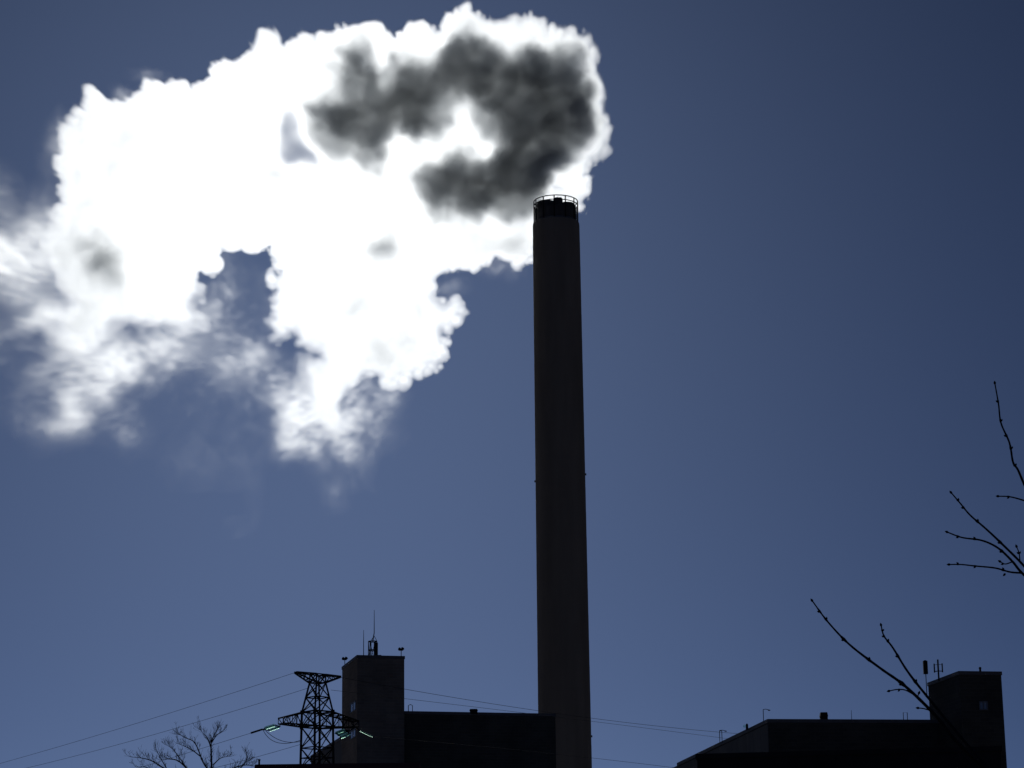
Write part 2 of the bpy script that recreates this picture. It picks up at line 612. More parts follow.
def floodlight(px, py, Y, zroof, label, aim):
    b = roof_point(px, Y, zroof)
    t = P(px, py, Y)
    e = empty('floodlight', b, label, 'floodlight', 'roof floodlights on the tower')
    MB().tube([b - Vector((0, 0, 0.15)), (b.x, b.y, t.z)], 0.04, 6).build('post', M['dark_steel'], e)
    h = MB()
    for s in (-1, 1):
        c = Vector((b.x + s * 0.10, b.y, t.z))
        ax = Vector((s * 0.55, aim, 0.35 + 0.25 * s))
        h.lathe(c - ax.normalized() * 0.14, [(0.05, 0), (0.12, 0.1), (0.16, 0.22), (0.17, 0.28), (0.14, 0.28)], 14, ax)
    h.box((b.x, b.y, t.z - 0.12), (0.4, 0.05, 0.05))
    h.build('lamp_head', M['dark_steel'], e)


tback = TC + tv * td
floodlight(344.6, 658.8, tback.y - 0.5, TC.z, 'twin floodlight on the tower roof at its far left corner', -0.7)
floodlight(401.2, 649.3, TC.y + 1.5, TC.z, 'twin floodlight on the tower roof at its right edge', -0.7)

# lattice drum aerial with a tall whip
Yt = TC.y + 3.0
e = empty('radio_mast', roof_point(372.5, Yt, TC.z), 'stubby lattice aerial with a tall whip rod on the tower roof', 'aerial')
b = e.location
sc = 0.1
z1 = P(372, 641.5, Yt).z
m = MB()
for k in range(6):
    a = 2 * math.pi * k / 6 + 0.2
    p0 = (b.x + 0.43 * math.cos(a), b.y + 0.43 * math.sin(a), b.z - 0.1)
    p1 = (p0[0], p0[1], z1)
    m.tube([p0, p1], 0.045, 5)
for z in (b.z + 0.1, (b.z + z1) / 2, z1):
    m.tube([(b.x + 0.43 * math.cos(2 * math.pi * k / 20), b.y + 0.43 * math.sin(2 * math.pi * k / 20), z) for k in range(21)], 0.05, 5)
for k in range(6):
    a0, a1 = 2 * math.pi * k / 6 + 0.2, 2 * math.pi * (k + 1) / 6 + 0.2
    m.tube([(b.x + 0.43 * math.cos(a0), b.y + 0.43 * math.sin(a0), b.z), (b.x + 0.43 * math.cos(a1), b.y + 0.43 * math.sin(a1), z1)], 0.025, 5)
m.build('lattice_drum', M['dark_steel'], e)
MB().box((b.x + 0.36, b.y - 0.1, (b.z + z1) / 2 - 0.1), (0.34, 0.5, z1 - b.z - 0.1)).build('cabinet', M['dark_steel'], e)
zt = P(374, 610, Yt).z
zm = P(374, 633, Yt).z
wx = P(374.2, 630, Yt).x
m = MB()
m.tube([(wx - 0.15, b.y, z1), (wx, b.y, zm), (wx, b.y, zt)], [0.07, 0.045, 0.022], 6)
m.tube([(wx - 0.38, b.y, z1), (wx, b.y, zm - 0.3)], 0.03, 5)
m.tube([(wx + 0.3, b.y, z1), (wx, b.y, zm - 0.3)], 0.03, 5)
m.build('whip', M['dark_steel'], e)
MB().box((P(379.3, 652, Yt).x, Yt, TC.z + 0.1), (0.42, 0.5, 0.55)).build('equipment_box', M['dark_steel'], e)

e = empty('whip_aerial', roof_point(363.4, Yt, TC.z), 'thin plain whip aerial beside the lattice aerial on the tower roof', 'aerial')
MB().tube([e.location - Vector((0, 0, .15)), (e.location.x, Yt, P(363, 640, Yt).z), (e.location.x, Yt, P(363, 630, Yt).z)], [0.045, 0.035, 0.02], 6).build('rod', M['dark_steel'], e)
MB().box(e.location + Vector((0, 0, 0.0)), (0.2, 0.2, 0.2)).build('base', M['dark_steel'], e)

# frame and vent on the left wing
Yw = BC.y + 3.0
bzr = BC.z
e = empty('pipe_frame', roof_point(410.5, Yw, bzr), 'small hooped pipe frame on the left wing roof beside the tower', 'pipe frame')
b = e.location
ztp = P(410, 704.5, Yw).z
MB().tube([(b.x - 0.22, Yw, b.z - 0.25), (b.x - 0.22, Yw, ztp - 0.1), (b.x, Yw, ztp), (b.x + 0.2, Yw, ztp - 0.1), (b.x + 0.2, Yw, b.z - 0.25)], 0.04, 6).tube([(b.x - 0.22, Yw, b.z + 0.3), (b.x + 0.2, Yw, b.z + 0.3)], 0.03, 5).build('hoop', M['steel'], e)
MB().box((b.x, Yw, b.z - 0.1), (0.7, 0.4, 0.16)).build('base', M['steel'], e)


def cowl(px, py, Y, zroof, w, label, name='roof_vent'):
    b = roof_point(px, Y, zroof)
    h = P(px, py, Y).z - zroof
    e = empty(name, b, label, 'vent')
    MB().box((b.x, Y, b.z + h * 0.3 - 0.1), (w * 0.9, w * 0.9, h * 0.6 + 0.2)).build('shaft', M['dark_steel'], e)
    MB().box((b.x, Y, b.z + h * 0.8 + 0.002), (w, w, h * 0.4), 0, 0.82).build('hood', M['dark_steel'], e)


cowl(473.6, 709.3, BC.y + 2.0, bzr, 0.85, 'low dark vent cowl in the middle of the left wing roof')
# right building roof gear
rz_ = RC.z
cowl(823, 712.6, RC.y + 3.5, rz_, 0.68, 'square dark vent box on the boiler house roof')


def thin_rod(px, py, Y, zroof, label):
    b = roof_point(px, Y, zroof)
    e = empty('lightning_rod', b, label, 'lightning rod')
    MB().tube([b - Vector((0, 0, .25)), (b.x, Y, P(px, py, Y).z)], [0.03, 0.015], 6).build('rod', M['dark_steel'], e)
    MB().box((b.x, Y, b.z - 0.08), (0.25, 0.25, 0.2)).build('base', M['dark_steel'], e)


thin_rod(850.8, 710.0, RC.y + 4.0, rz_, 'thin lightning rod on the boiler house roof, right of the vent box')


def lamp_arm(px, py, Y, zroof, arm, label, legs=1):
    b = roof_point(px, Y, zroof)
    zt_ = P(px, py, Y).z
    e = empty('roof_lamp', b, label, 'roof lamp')
    m = MB()
    m.tube([b - Vector((0, 0, .3)), (b.x, Y, zt_)], 0.032, 6)
    if legs == 2:
        m.tube([(b.x + 0.2, Y, b.z - 0.3), (b.x + 0.2, Y, zt_ - 0.05)], 0.032, 6)
        m.tube([(b.x, Y, zt_ - 0.03), (b.x + 0.2, Y, zt_ - 0.03)], 0.03, 6)
    m.build('post', M['steel'], e)
    MB().tube([(b.x, Y, zt_), (b.x + arm * 0.4, Y, zt_ + 0.03), (b.x + arm, Y, zt_ - 0.04)], 0.025, 6).build('arm', M['steel'], e)
    MB().box((b.x + arm, Y, zt_ - 0.07), (0.18, 0.16, 0.07)).build('lamp_head', M['steel'], e)


lamp_arm(762.8, 709.5, RC.y + 2.5, rz_, 0.5, 'tall thin lamp post with short arm at the front roof corner of boiler house')
yq = (RC + rv * rd * 0.43).y
lamp_arm(718.5, 730.5, yq, rz_, 0.55, 'two-legged lamp frame on the sloping-away edge of the boiler house roof', 2)
e = empty('pipe_frame', roof_point(904.5, RC.y + 4.5, rz_), 'faint pipe frame on the boiler house roof left of its tower', 'pipe frame')
b = e.location
ztp = P(905, 712.5, b.y).z
MB().tube([(b.x - 0.17, b.y, b.z - .3), (b.x - 0.17, b.y, ztp), (b.x + 0.17, b.y, ztp), (b.x + 0.17, b.y, b.z - .3)], 0.03, 6).tube([(b.x - .17, b.y, b.z + .25), (b.x + .17, b.y, b.z + .25)], 0.025, 5).build('hoop', M['steel'], e)
MB().box((b.x, b.y, b.z - 0.12), (0.5, 0.3, 0.14)).build('base', M['steel'], e)
yq = (RC + rv * rd * 0.18).y
e = empty('roof_beacon', roof_point(746, yq, rz_), 'little black lamp with a bright glinting lens on the boiler house roof edge', 'lamp')
b = e.location
MB().box((b.x, b.y, b.z + 0.06), (0.2, 0.22, 0.42)).lathe((b.x, b.y, b.z + 0.27), [(0.1, 0), (0.08, 0.08), (0.01, 0.12)], 10).build('housing', M['dark_steel'], e)
MB().lathe((b.x - 0.11, b.y - 0.02, b.z + 0.12), [(0.09, 0), (0.13, 0.16), (0.08, 0.2), (0.01, 0.22)], 12, (-0.9, 0.2, 0.45)).build('lens', M['ins_glass'], e)

# tower of the boiler house: panel antenna, cluster mast, stub
ya = (QC + qv * qd * 0.92).y
b = roof_point(927.2, ya, QC.z)
e = empty('panel_antenna', b, 'upright box-shaped antenna on a thin pole at the left edge of boiler house tower', 'antenna')
MB().tube([(b.x, ya, P(927, 698, ya).z), (b.x, ya, P(927, 673, ya).z)], 0.035, 6).build('pole', M['dark_steel'], e)
zc0, zc1 = P(927, 674, ya).z, P(927, 661, ya).z
MB().box((b.x, ya, (zc0 + zc1) / 2), (0.36, 0.3, zc1 - zc0)).box((b.x, ya, zc1 + 0.03), (0.2, 0.2, 0.055)).build('antenna_box', M['dark_steel'], e)
ym = (QC + qv * qd * 0.55).y
b = roof_point(940, ym, QC.z)
e = empty('antenna_mast', b, 'short mast ringed with small upright antennas on boiler house tower', 'antenna')
zt_, zc = P(940, 659.5, ym).z, P(940, 671.0, ym).z
MB().tube([b - Vector((0, 0, .3)), (b.x, ym, zt_)], 0.07, 8).build('mast', M['dark_steel'], e)
for dz, wd in ((0.0, 0.06), (0.55, 0.03)):
    m = MB()
    for k in range(3):
        a = 2 * math.pi * k / 3 + 0.3
        m.bar((b.x, ym, zc + dz), (b.x + 0.38 * math.cos(a), ym + 0.38 * math.sin(a), zc + dz), wd)
    m.build('bracket', M['dark_steel'], e)
for k in range(3):
    a = 2 * math.pi * k / 3 + 0.3
    MB().box((b.x + 0.38 * math.cos(a), ym + 0.38 * math.sin(a), zc + 0.28), (0.1, 0.07, 0.75)).build('aerial_panel', M['dark_steel'], e)
b = roof_point(982.0, QC.y + 1.2, QC.z)
e = empty('roof_stub', b, 'small dark stub pipe on the boiler house tower roof near its right edge', 'vent pipe')
MB().lathe(b - Vector((0, 0, .1)), [(0.09, 0), (0.09, 0.42)], 10).build('pipe', M['dark_steel'], e)
MB().lathe(b + Vector((0, 0, .32)), [(0.05, 0), (0.13, 0.03), (0.1, 0.12), (0.02, 0.16)], 10).build('cap', M['dark_steel'], e)

# ------------------------------------------------------------------ pylon
PY = 185.0
pc = P(317.4, 712, PY)
px0 = pc.x
def pz(py):
    return P(317.4, py, PY).z
mpp = (pc - EYE).dot(fwd) / F
ARM = R(49)
adir = Vector((math.sin(ARM), math.cos(ARM), 0))
bdir = Vector((adir.y, -adir.x, 0))
pyl = empty('pylon', (px0, PY, 0), 'dark steel lattice power pylon with two crossarms, left of the brick tower', 'pylon')
def corner(r, z, i):
    a = ARM + R(45) + i * math.pi / 2          # azimuth from +Y
    return Vector((px0 + r * math.sin(a), PY + r * math.cos(a), z))
rw_, rt_ = 15.6 * mpp, 8.2 * mpp
z_top, z_neck, z_waist, z_low = pz(674.5), pz(683), pz(712), pz(727)
rb_ = rw_ * 1.35
def body_r(z):
    if z >= z_waist:
        return rw_ + (rt_ - rw_) * min(1, (z - z_waist) / (z_neck - z_waist))
    return rb_ + (rw_ * 1.0 - rb_) * (z / z_waist)
for i in range(4):
    MB().bar(corner(body_r(0), 0, i), corner(rw_, z_waist, i), 0.17).bar(corner(rw_, z_waist, i), corner(rt_, z_neck, i), 0.13).bar(corner(rt_, z_neck, i), corner(rt_ * 0.96, z_top, i), 0.11).build('leg', M['dark_steel'], pyl)
br = MB()
levels = [z_top, z_neck, pz(697.5), z_waist, z_low, pz(748), pz(768), pz(792), pz(820), pz(855), pz(895), pz(940), 0.2]
for k in range(len(levels) - 1):
    za, zb2 = levels[k], levels[k + 1]
    for i in range(4):
        j = (i + 1) % 4
        br.bar(corner(body_r(za), za, i), corner(body_r(zb2), zb2, j), 0.07)
        br.bar(corner(body_r(za), za, j), corner(body_r(zb2), zb2, i), 0.07)
        br.bar(corner(body_r(za), za, i), corner(body_r(za), za, j), 0.07 if k not in (3, 4) else 0.10)
        if k == 5:
            zm_ = (za + zb2) / 2
            br.bar(corner(body_r(zm_), zm_, i), corner(body_r(zm_), zm_, j), 0.06)
br.build('bracing', M['dark_steel'], pyl)
# gusset plates at the waist
for i in range(4):
    for z in (z_waist, z_low):
        c = corner(body_r(z), z, i)
        MB().box(c, (0.2, 0.2, 0.3), -ARM).build('gusset_plate', M['dark_steel'], pyl)


def crossarm(z_up, z_dn, z_tip, length, sgn, depth_half, tip_half, nb):
    m = MB()
    ctr = Vector((px0, PY, 0))
    r_up, r_dn = body_r(z_up) * 0.7071, body_r(z_dn) * 0.7071
    tips = {}
    for s in (-1, 1):
        root_u = ctr + adir * sgn * r_up + bdir * s * r_up + Vector((0, 0, z_up))
        root_d = ctr + adir * sgn * r_dn + bdir * s * r_dn + Vector((0, 0, z_dn))
        tip_u = ctr + adir * sgn * length + bdir * s * tip_half + Vector((0, 0, z_tip[0]))
        tip_d = ctr + adir * sgn * length + bdir * s * tip_half + Vector((0, 0, z_tip[1]))
        m.bar(root_u, tip_u, 0.10)
        m.bar(root_d, tip_d, 0.10)
        for k in range(nb):
            f0, f1 = k / nb, (k + 1) / nb
            a0, a1 = root_u.lerp(tip_u, f0), root_u.lerp(tip_u, f1)
            d0, d1 = root_d.lerp(tip_d, f0), root_d.lerp(tip_d, f1)
            if k % 2 == 0:
                m.bar(d0, a1, 0.055)
            else:
                m.bar(a0, d1, 0.055)
            m.bar(a1, d1, 0.05)
        tips[s] = (root_u, tip_u, root_d, tip_d)
    for q in (0, 2):
        for k in range(nb + 1):
            f = k / nb
            p1 = tips[-1][q].lerp(tips[-1][q + 1], f)
            p2 = tips[1][q].lerp(tips[1][q + 1], f)
            m.bar(p1, p2, 0.055)
            if k < nb:
                p3 = tips[1][q].lerp(tips[1][q + 1], (k + 1) / nb)
                m.bar(p1, p3, 0.045)
    m.build('crossarm', M['dark_steel'], pyl)
    return ctr + adir * sgn * length + Vector((0, 0, z_tip[1]))


LT = solve(lambda t: 281.0 - proj(Vector((px0, PY, pz(721))) - adir * t)[0], 0, 15)
RT = solve(lambda t: proj(Vector((px0, PY, pz(725))) + adir * t)[0] - 356.0, 0, 15)
zl = lambda t, py, px: P(px, py, PY + adir.y * t).z
tipL = crossarm(z_waist, z_low, (zl(-LT, 718, 281), zl(-LT, 723.5, 281)), LT, -1, 0, 0.35, 5)
tipR = crossarm(z_waist, z_low, (zl(RT, 721.5, 356), zl(RT, 727, 356)), RT, 1, 0, 0.35, 5)
LT2 = solve(lambda t: 295.5 - proj(Vector((px0, PY, z_top)) - adir * t)[0], 0, 15)
RT2 = solve(lambda t: proj(Vector((px0, PY, z_top)) + adir * t)[0] - 340.0, 0, 15)
tipL2 = crossarm(z_top, z_neck, (zl(-LT2, 672.0, 295), zl(-LT2, 672.8, 295)), LT2, -1, 0, 0.12, 3)
tipR2 = crossarm(z_top, z_neck, (zl(RT2, 676.4, 340), zl(RT2, 677.3, 340)), RT2, 1, 0, 0.12, 3)


def insulator(a, b, n=9, r=0.125):
    """a string of glass discs between two points"""
    a, b = Vector(a), Vector(b)
    ax = b - a
    L = ax.length
    m = MB()
    for k in range(n):
        c = a + ax * ((k + 0.15) / n)
        h = L / n
        m.lathe(c, [(0.05, 0), (r * 0.8, h * 0.06), (r, h * 0.22), (r * 0.95, h * 0.7), (r * 0.6, h * 0.86), (0.05, h * 0.93)], 12, ax)
    o = m.build('insulator_string', M['ins_glass'], pyl)
    MB().tube([a - ax * 0.12, b + ax * 0.12], 0.028, 6).build('rod', M['dark_steel'], o)
    return o


Yl = tipL.y
ybk = Yl + 0.6
insulator(P(274.8, 725.2, Yl), P(265.0, 728.2, Yl + 0.5))
insulator(P(279.3, 726.8, Yl), P(269.5, 730.2, Yl + 0.5))
Yr = tipR.y - 3.0
insulator(P(344.2, 730.0, Yr), P(335.8, 733.2, Yr + 0.5))
insulator(P(347.2, 731.8, Yr), P(338.6, 735.2, Yr + 0.5))
insulator(P(349.8, 733.8, Yr), P(341.0, 737.4, Yr + 0.5))
insulator(P(359.5, 730.5, tipR.y), P(372.5, 736.5, tipR.y + 0.8), 12, 0.075)
MB().tube([tipL, P(279.3, 726.5, Yl), P(275, 725.0, Yl)], 0.05, 6).build('yoke', M['dark_steel'], pyl)
MB().tube([P(265, 728.2, Yl + .5), P(262.5, 729.5, Yl + .5), P(269.5, 730.2, Yl + .5)], 0.05, 6).tube([P(262.5, 729.3, Yl + .5), P(251, 733.0, Yl + 1.0)], 0.07, 6).build('yoke', M['dark_steel'], pyl)
MB().tube([tipR, P(349, 731, Yr), P(344.2, 730, Yr)], 0.05, 6).tube([P(349.8, 733.8, Yr), P(347.2, 731.8, Yr), P(344.2, 730, Yr)], 0.05, 6).build('yoke', M['dark_steel'], pyl)
MB().tube([P(335.8, 733.2, Yr + .5), P(338.6, 735.2, Yr + .5), P(341, 737.4, Yr + .5)], 0.05, 6).build('yoke', M['dark_steel'], pyl)
MB().tube([tipR, P(359.5, 730.5, tipR.y)], 0.05, 6).build('yoke', M['dark_steel'], pyl)
# slack jumper loops under the left crossarm
for (a, q1, q2, b2) in (((263, 730), (270, 745), (285, 746), (301, 740)), ((266, 731), (276, 741), (288, 744), (300, 741.5))):
    pts = []
    for k in range(13):
        t = k / 12
        c0 = [(1 - t) ** 3, 3 * t * (1 - t) ** 2, 3 * t * t * (1 - t), t ** 3]
        x = sum(c * p[0] for c, p in zip(c0, (a, q1, q2, b2)))
        y = sum(c * p[1] for c, p in zip(c0, (a, q1, q2, b2)))
        pts.append(P(x, y, Yl + 0.5 + t * 2.0))
    MB().tube(pts, 0.022, 5).build('jumper_cable', M['cable'], pyl)


def power_line(pxs, label, thick=0.015):
    """pxs: three (px, py, Y) points; the wire runs on along the same parabola past the third"""
    S, Mi, E = (P(*q) for q in pxs)
    cum = (Mi - S).length
    t1 = cum / (cum + (E - Mi).length)
    pts = []
    for k in range(61):
        t = 2.0 * k / 60
        l0 = (t - t1) * (t - 1) / (t1 * 1)
        l1 = t * (t - 1) / (t1 * (t1 - 1))
        l2 = t * (t - t1) / (1 * (1 - t1))
        pts.append(S * l0 + Mi * l1 + E * l2)
    o = MB().tube(pts, thick, 5).build('power_line', M['cable'])
    return tag(o, label, 'power line', 'power lines strung from the pylon')


power_line([(295.3, 672.5, tipL2.y), (170, 713.0, 203), (0, 763.5, 235)], 'uppermost power line descending left from the tip of the top crossarm')
power_line([(308.5, 688.0, PY + 0.5), (170, 730.0, 205), (20, 769.5, 236)], 'power line descending left from the upper part of the pylon body')
power_line([(250.5, 733.2, Yl + 1.0), (200, 749.0, 196), (110, 777, 215)], 'power line running left from the lit glass insulators')
power_line([(302, 744, PY + 2.0), (262, 755.5, 192), (200, 771, 203)], 'lowest left power line meeting the pylon just above the red roof')
power_line([(340.2, 677.3, tipR2.y), (540, 711.0, 215), (730, 733.0, 252)], 'uppermost power line crossing rightward from the top crossarm to past the chimney', 0.018)
power_line([(331, 690, PY + 0.6), (592, 721.3, 225), (715, 737.0, 250)], 'second power line crossing rightward just below the top one', 0.015)
power_line([(373, 736.8, tipR.y + 0.8), (597, 758.5, 226), (640, 763.5, 234)], 'lowest rightward power line from the long right insulator', 0.016)


# ------------------------------------------------------------------ trees
def curve_pts(ctrl, n=10):
    """smooth curve through control points (Catmull-Rom)"""
    c = [Vector(p) for p in ctrl]
    c = [c[0] * 2 - c[1]] + c + [c[-1] * 2 - c[-2]]
    out = []
    for i in range(1, len(c) - 2):
        for k in range(n):
            t = k / n
            p0, p1, p2, p3 = c[i - 1], c[i], c[i + 1], c[i + 2]
            out.append(0.5 * ((2 * p1) + (p2 - p0) * t + (2 * p0 - 5 * p1 + 4 * p2 - p3) * t * t + (3 * p1 - p0 - 3 * p2 + p3) * t ** 3))
    out.append(c[-2])
    return out


rnd = random.Random(11)
TY = 120.0
tb = roof_point(212, TY, 0.0)
tr = empty('bare_tree', tb, 'bare winter tree with spreading twiggy crown left of the pylon', 'tree')
trunk_top = P(211, 790, TY)
tm = MB()
tm.tube(curve_pts([tb - Vector((0, 0, .2)), tb + Vector((0.1, 0, 3.5)), P(213, 880, TY), trunk_top], 5), [0.30 - 0.012 * k for k in range(16)], 10)
tm.build('trunk', M['bark'], tr)
tw_ = MB()


def twig(p, d, length, r, depth):
    pts, rad = [p], [r]
    q, dd = p.copy(), d.normalized()
    n = 4
    for k in range(n):
        dd = (dd + Vector((rnd.uniform(-1, 1), rnd.uniform(-1, 1), rnd.uniform(-0.6, 1.0))) * 0.28).normalized()
        q = q + dd * length / n
        pts.append(q.copy())
        rad.append(max(0.005, r * (1 - 0.62 * (k + 1) / n)))
    tw_.tube(pts, rad, 4)
    if depth:
        for k in range(rnd.choice((2, 3, 3))):
            i = rnd.randint(1, n)
            side = Vector((rnd.uniform(-1, 1), rnd.uniform(-1, 1), rnd.uniform(-0.2, 1)))
            twig(pts[i], (dd + side * 0.95).normalized(), length * rnd.uniform(0.5, 0.75), rad[i] * 0.75, depth - 1)


limbs = [
    [(211, 790, 0), (211.5, 760, 0), (211, 742, 0.2), (212, 735, 0.2), (216, 727, .2), (219, 721.5, 0.3)],
    [(211.5, 745, 0), (208, 734, -0.4), (204, 729, -.5), (200, 724.5, -0.6)],
    [(212, 737, 0), (217, 730, 0.3), (224, 725, 0.6)],
    [(211, 790, 0), (209, 768, -0.4), (203, 757, -0.8), (195, 738, -1.0), (186, 733, -1.2), (178, 728.5, -1.4)],
    [(200, 751, -0.9), (192, 745, -.7), (184, 741, -.4), (176, 738, -.2)],
    [(210, 795, 0), (196, 775, 0.6), (180, 757, 1.0), (168, 754, 1.3), (160, 755, 1.6)],
    [(210, 800, 0), (185, 780, 1.0), (166, 765, 1.5), (152, 756, 1.8), (141, 753, 1.9), (131, 752, 2.0)],
    [(190, 768, .8), (176, 748, .6), (170, 742, .5), (164, 739, .4)],
    [(212, 795, 0), (222, 772, 0.8), (234, 763, 1.2), (246, 760, 1.5), (252, 761, 1.6)],
    [(213, 760, 0), (221, 753, -0.5), (232, 751, -.9)],
    [(212, 795, 0), (226, 780, -1.0), (238, 766, -1.5), (246, 756, -1.7), (247, 748, -1.8)],
    [(210, 800, 0), (190, 790, -1.2), (165, 776, -2.0), (148, 763, -2.2), (136, 762, -2.4)],
    [(213, 800, 0), (240, 790, .6), (258, 780, 1.0), (268, 775, 1.2)],
    [(168, 766, 1.4), (160, 752, 1.2), (156, 744, 1.0)],
]
for L in limbs:
    pts = curve_pts([P(x, y + 5, TY + dy) for x, y, dy in L], 4)
    n = len(pts)
    r0 = 0.06 if L[0][1] > 780 else 0.034
    rad = [max(0.01, r0 * (1 - 0.85 * k / (n - 1))) for k in range(n)]
    tw_.tube(pts, rad, 6)
    for k in range(2, n):
        if pts[k].z > P(200, 775, TY).z or rnd.random() < 0.4:
            for _ in range(rnd.choice((1, 2, 3))):
                d = (pts[k] - pts[k - 1]).normalized() + Vector((rnd.uniform(-1, 1), rnd.uniform(-1, 1), rnd.uniform(-0.1, 1.1))) * 0.9
                twig(pts[k], d, rnd.uniform(0.2, 0.46), max(0.008, rad[k] * 0.35), rnd.choice((0, 1, 1, 2)))
tw_.build('crown', M['bark'], tr)

# --- near young tree whose budding shoots reach in from the right
NY = 7.0
rnd = random.Random(5)
nb_ = roof_point(1082, NY + 0.3, 0)
nt = empty('young_tree', nb_, 'young bare tree at the right edge with budding shoots', 'tree')
tpts = curve_pts([nb_ - Vector((0, 0, 0.1)), P(1078, 1000, NY + .3), P(1072, 800, NY + .3), P(1068, 600, NY + .2), P(1060, 400, NY + .1), P(1046, 300, NY)], 6)
MB().tube(tpts, [0.045 - 0.037 * k / (len(tpts) - 1) for k in range(len(tpts))], 12).build('trunk', M['twig'], nt)
sh = MB()
s_ = NY / F


def shoot(ctrl, r0, r1, buds=(), endbud=True):
    pts = curve_pts([P(x, y, NY + dy) for x, y, dy in ctrl], 8)
    n = len(pts)
    rad = [(r0 + (r1 - r0) * k / (n - 1)) * 0.68 * s_ * (1 + 0.05 * math.sin(k * 2.3)) for k in range(n)]
    sh.tube(pts, rad, 8)
    if endbud:
        sh.blob(pts[-1], 1.35 * s_, pts[-1] - pts[-2])
    for f, sd_ in buds:
        i = min(n - 2, int(f * (n - 1)))
        t = (pts[i + 1] - pts[i]).normalized()
        side = t.cross(Vector((0, 1, 0))).normalized() * sd_
        sh.blob(pts[i] + side * (rad[i] + 0.35 * s_), 1.05 * s_, t + side * 0.8)
        sh.tube([pts[max(0, i - 1)], pts[i], pts[i + 1]], [rad[i], rad[i] * 1.45, rad[i]], 8)


# lowest pair
shoot([(1074, 860, .3), (1010, 792, .15), (960, 745, .05), (935, 715, 0), (905, 686, 0), (880, 668, 0), (850, 645, -.05), (828, 622, -.05), (812, 600.5, -.05)], 3.6, 1.0,
      [(.52, 1), (.68, -1), (.79, 1), (.9, -1), (.95, 1)])
shoot([(1000, 782, .15), (965, 742, .2), (930, 700, .25), (908, 672, .25), (893, 648, .25), (884, 636, .2), (881, 625, .2)], 2.6, 0.95,
      [(.45, -1), (.62, 1), (.75, -1), (.85, 1), (.93, -1)])
shoot([(913, 694, 0), (905, 690, 0), (897, 689.5, 0), (889, 691, 0)], 1.1, 0.8, [(.6, 1)])
shoot([(929, 710, 0), (923, 708.5, 0), (918, 708, 0)], 1.0, 0.8)
shoot([(917, 698, 0.02), (919, 693, 0.02)], 0.9, 0.8)
# middle spray
J = (1062, 606, .2)
shoot([J, (1040, 588, .1), (1022, 573, 0), (1012, 561, 0), (998, 548, 0), (982, 540.5, 0), (962, 537.5, 0), (947, 532, 0)], 2.4, 0.95, [(.55, 1), (.78, -1), (.9, 1)])
shoot([(1045, 592, .1), (1024, 566, .05), (1000, 542, .05), (985, 528, .05), (970, 515, .05), (960, 503, .05), (951, 492.5, .05)], 2.0, 0.95, [(.35, 1), (.6, -1), (.78, 1), (.88, -1)])
shoot([(1022, 573, 0), (1010, 572, 0), (995, 568, 0), (975, 566, 0), (961, 564.5, 0), (949, 564.5, 0)], 1.5, 0.9, [(.3, -1), (.6, 1), (.85, -1)])
shoot([(1012, 562, 0), (1005, 564, -.02), (1000, 561.5, -.02)], 1.0, 0.8, [(.7, 1)])
shoot([(1020, 561, .05), (1019, 553, .05), (1016.5, 546.5, .05)], 1.0, 0.8, [(.55, 1), (.55, -1)])
shoot([(1005, 574, 0), (1004.5, 574.5, 0)], 1.0, 0.9)
shoot([(1066, 520, .2), (1040, 506, .1), (1024, 500.5, .05), (1010, 496.8, .05), (998, 496.2, .05)], 1.7, 0.9, [(.8, 1)])
# upper shoot
shoot([(1064, 545, .2), (1040, 512, .1), (1026, 488, .05), (1018, 470, 0), (1013, 462, 0), (1009.5, 443, 0), (1001, 423, 0), (998.5, 404, 0), (994.8, 383, 0)], 2.3, 0.95,
      [(.46, -1), (.6, -1), (.68, 1), (.78, -1), (.9, 1)])
sh.build('crown', M['twig'], nt)

# ------------------------------------------------------------------ steam plume
exec_plume = True
VP_PX = 1.4                                              # pixels of the photograph per voxel
D0 = (Vector((cx, CY, zb)) - EYE).dot(fwd) + 14.0        # the plume drifts a little behind the stack
S = VP_PX * D0 / F
U0, U1, V0, V1 = -70.0, 636.0, -14.0, 540.0
nx, ny = int((U1 - U0) / VP_PX), int((V1 - V0) / VP_PX)
HALF = 74.0                                              # half depth in the same pixel units
NEAR = 34.0                                              # extra room in front, over the flues
nz = int((2 * HALF + NEAR) / VP_PX)
rng = np.random.default_rng(7)
f32 = np.float32


def interp_matrix(n, cell):
    """cubic B-spline weights from a lattice of spacing `cell` to n samples"""
    x = np.arange(n) / cell
    i = np.floor(x).astype(int)
    t = x - i
    k = int(i.max()) + 4
    A = np.zeros((n, k), f32)
    w = [(1 - t) ** 3 / 6, (3 * t ** 3 - 6 * t ** 2 + 4) / 6, (-3 * t ** 3 + 3 * t ** 2 + 3 * t + 1) / 6, t ** 3 / 6]
    for q in range(4):
        A[np.arange(n), i + q] += w[q].astype(f32)
    return A


def lattice2(cell):
    A, B = interp_matrix(ny, cell / VP_PX), interp_matrix(nx, cell / VP_PX)
    L = rng.standard_normal((A.shape[1], B.shape[1])).astype(f32)
    o = A @ L @ B.T
    return o / o.std()


def lattice3(cell):
    A, B, Cc = interp_matrix(nz, cell / VP_PX), interp_matrix(ny, cell / VP_PX), interp_matrix(nx, cell / VP_PX)
    L = rng.standard_normal((A.shape[1], B.shape[1], Cc.shape[1])).astype(f32)
    o = np.tensordot(L, Cc, axes=(2, 1))          # z y nx
    o = np.einsum('zyx,vy->zvx', o, B, optimize=True)
    o = np.tensordot(A, o, axes=(1, 0))
    return (o / o.std()).astype(f32)


def fbm2(cell, octv, gain=0.55):
    o, a, s = 0, 1.0, 0.0
    for k in range(octv):
        o = o + a * lattice2(max(cell / 2 ** k, 2.6))
        s += a * a
        a *= gain
    return o / math.sqrt(s)


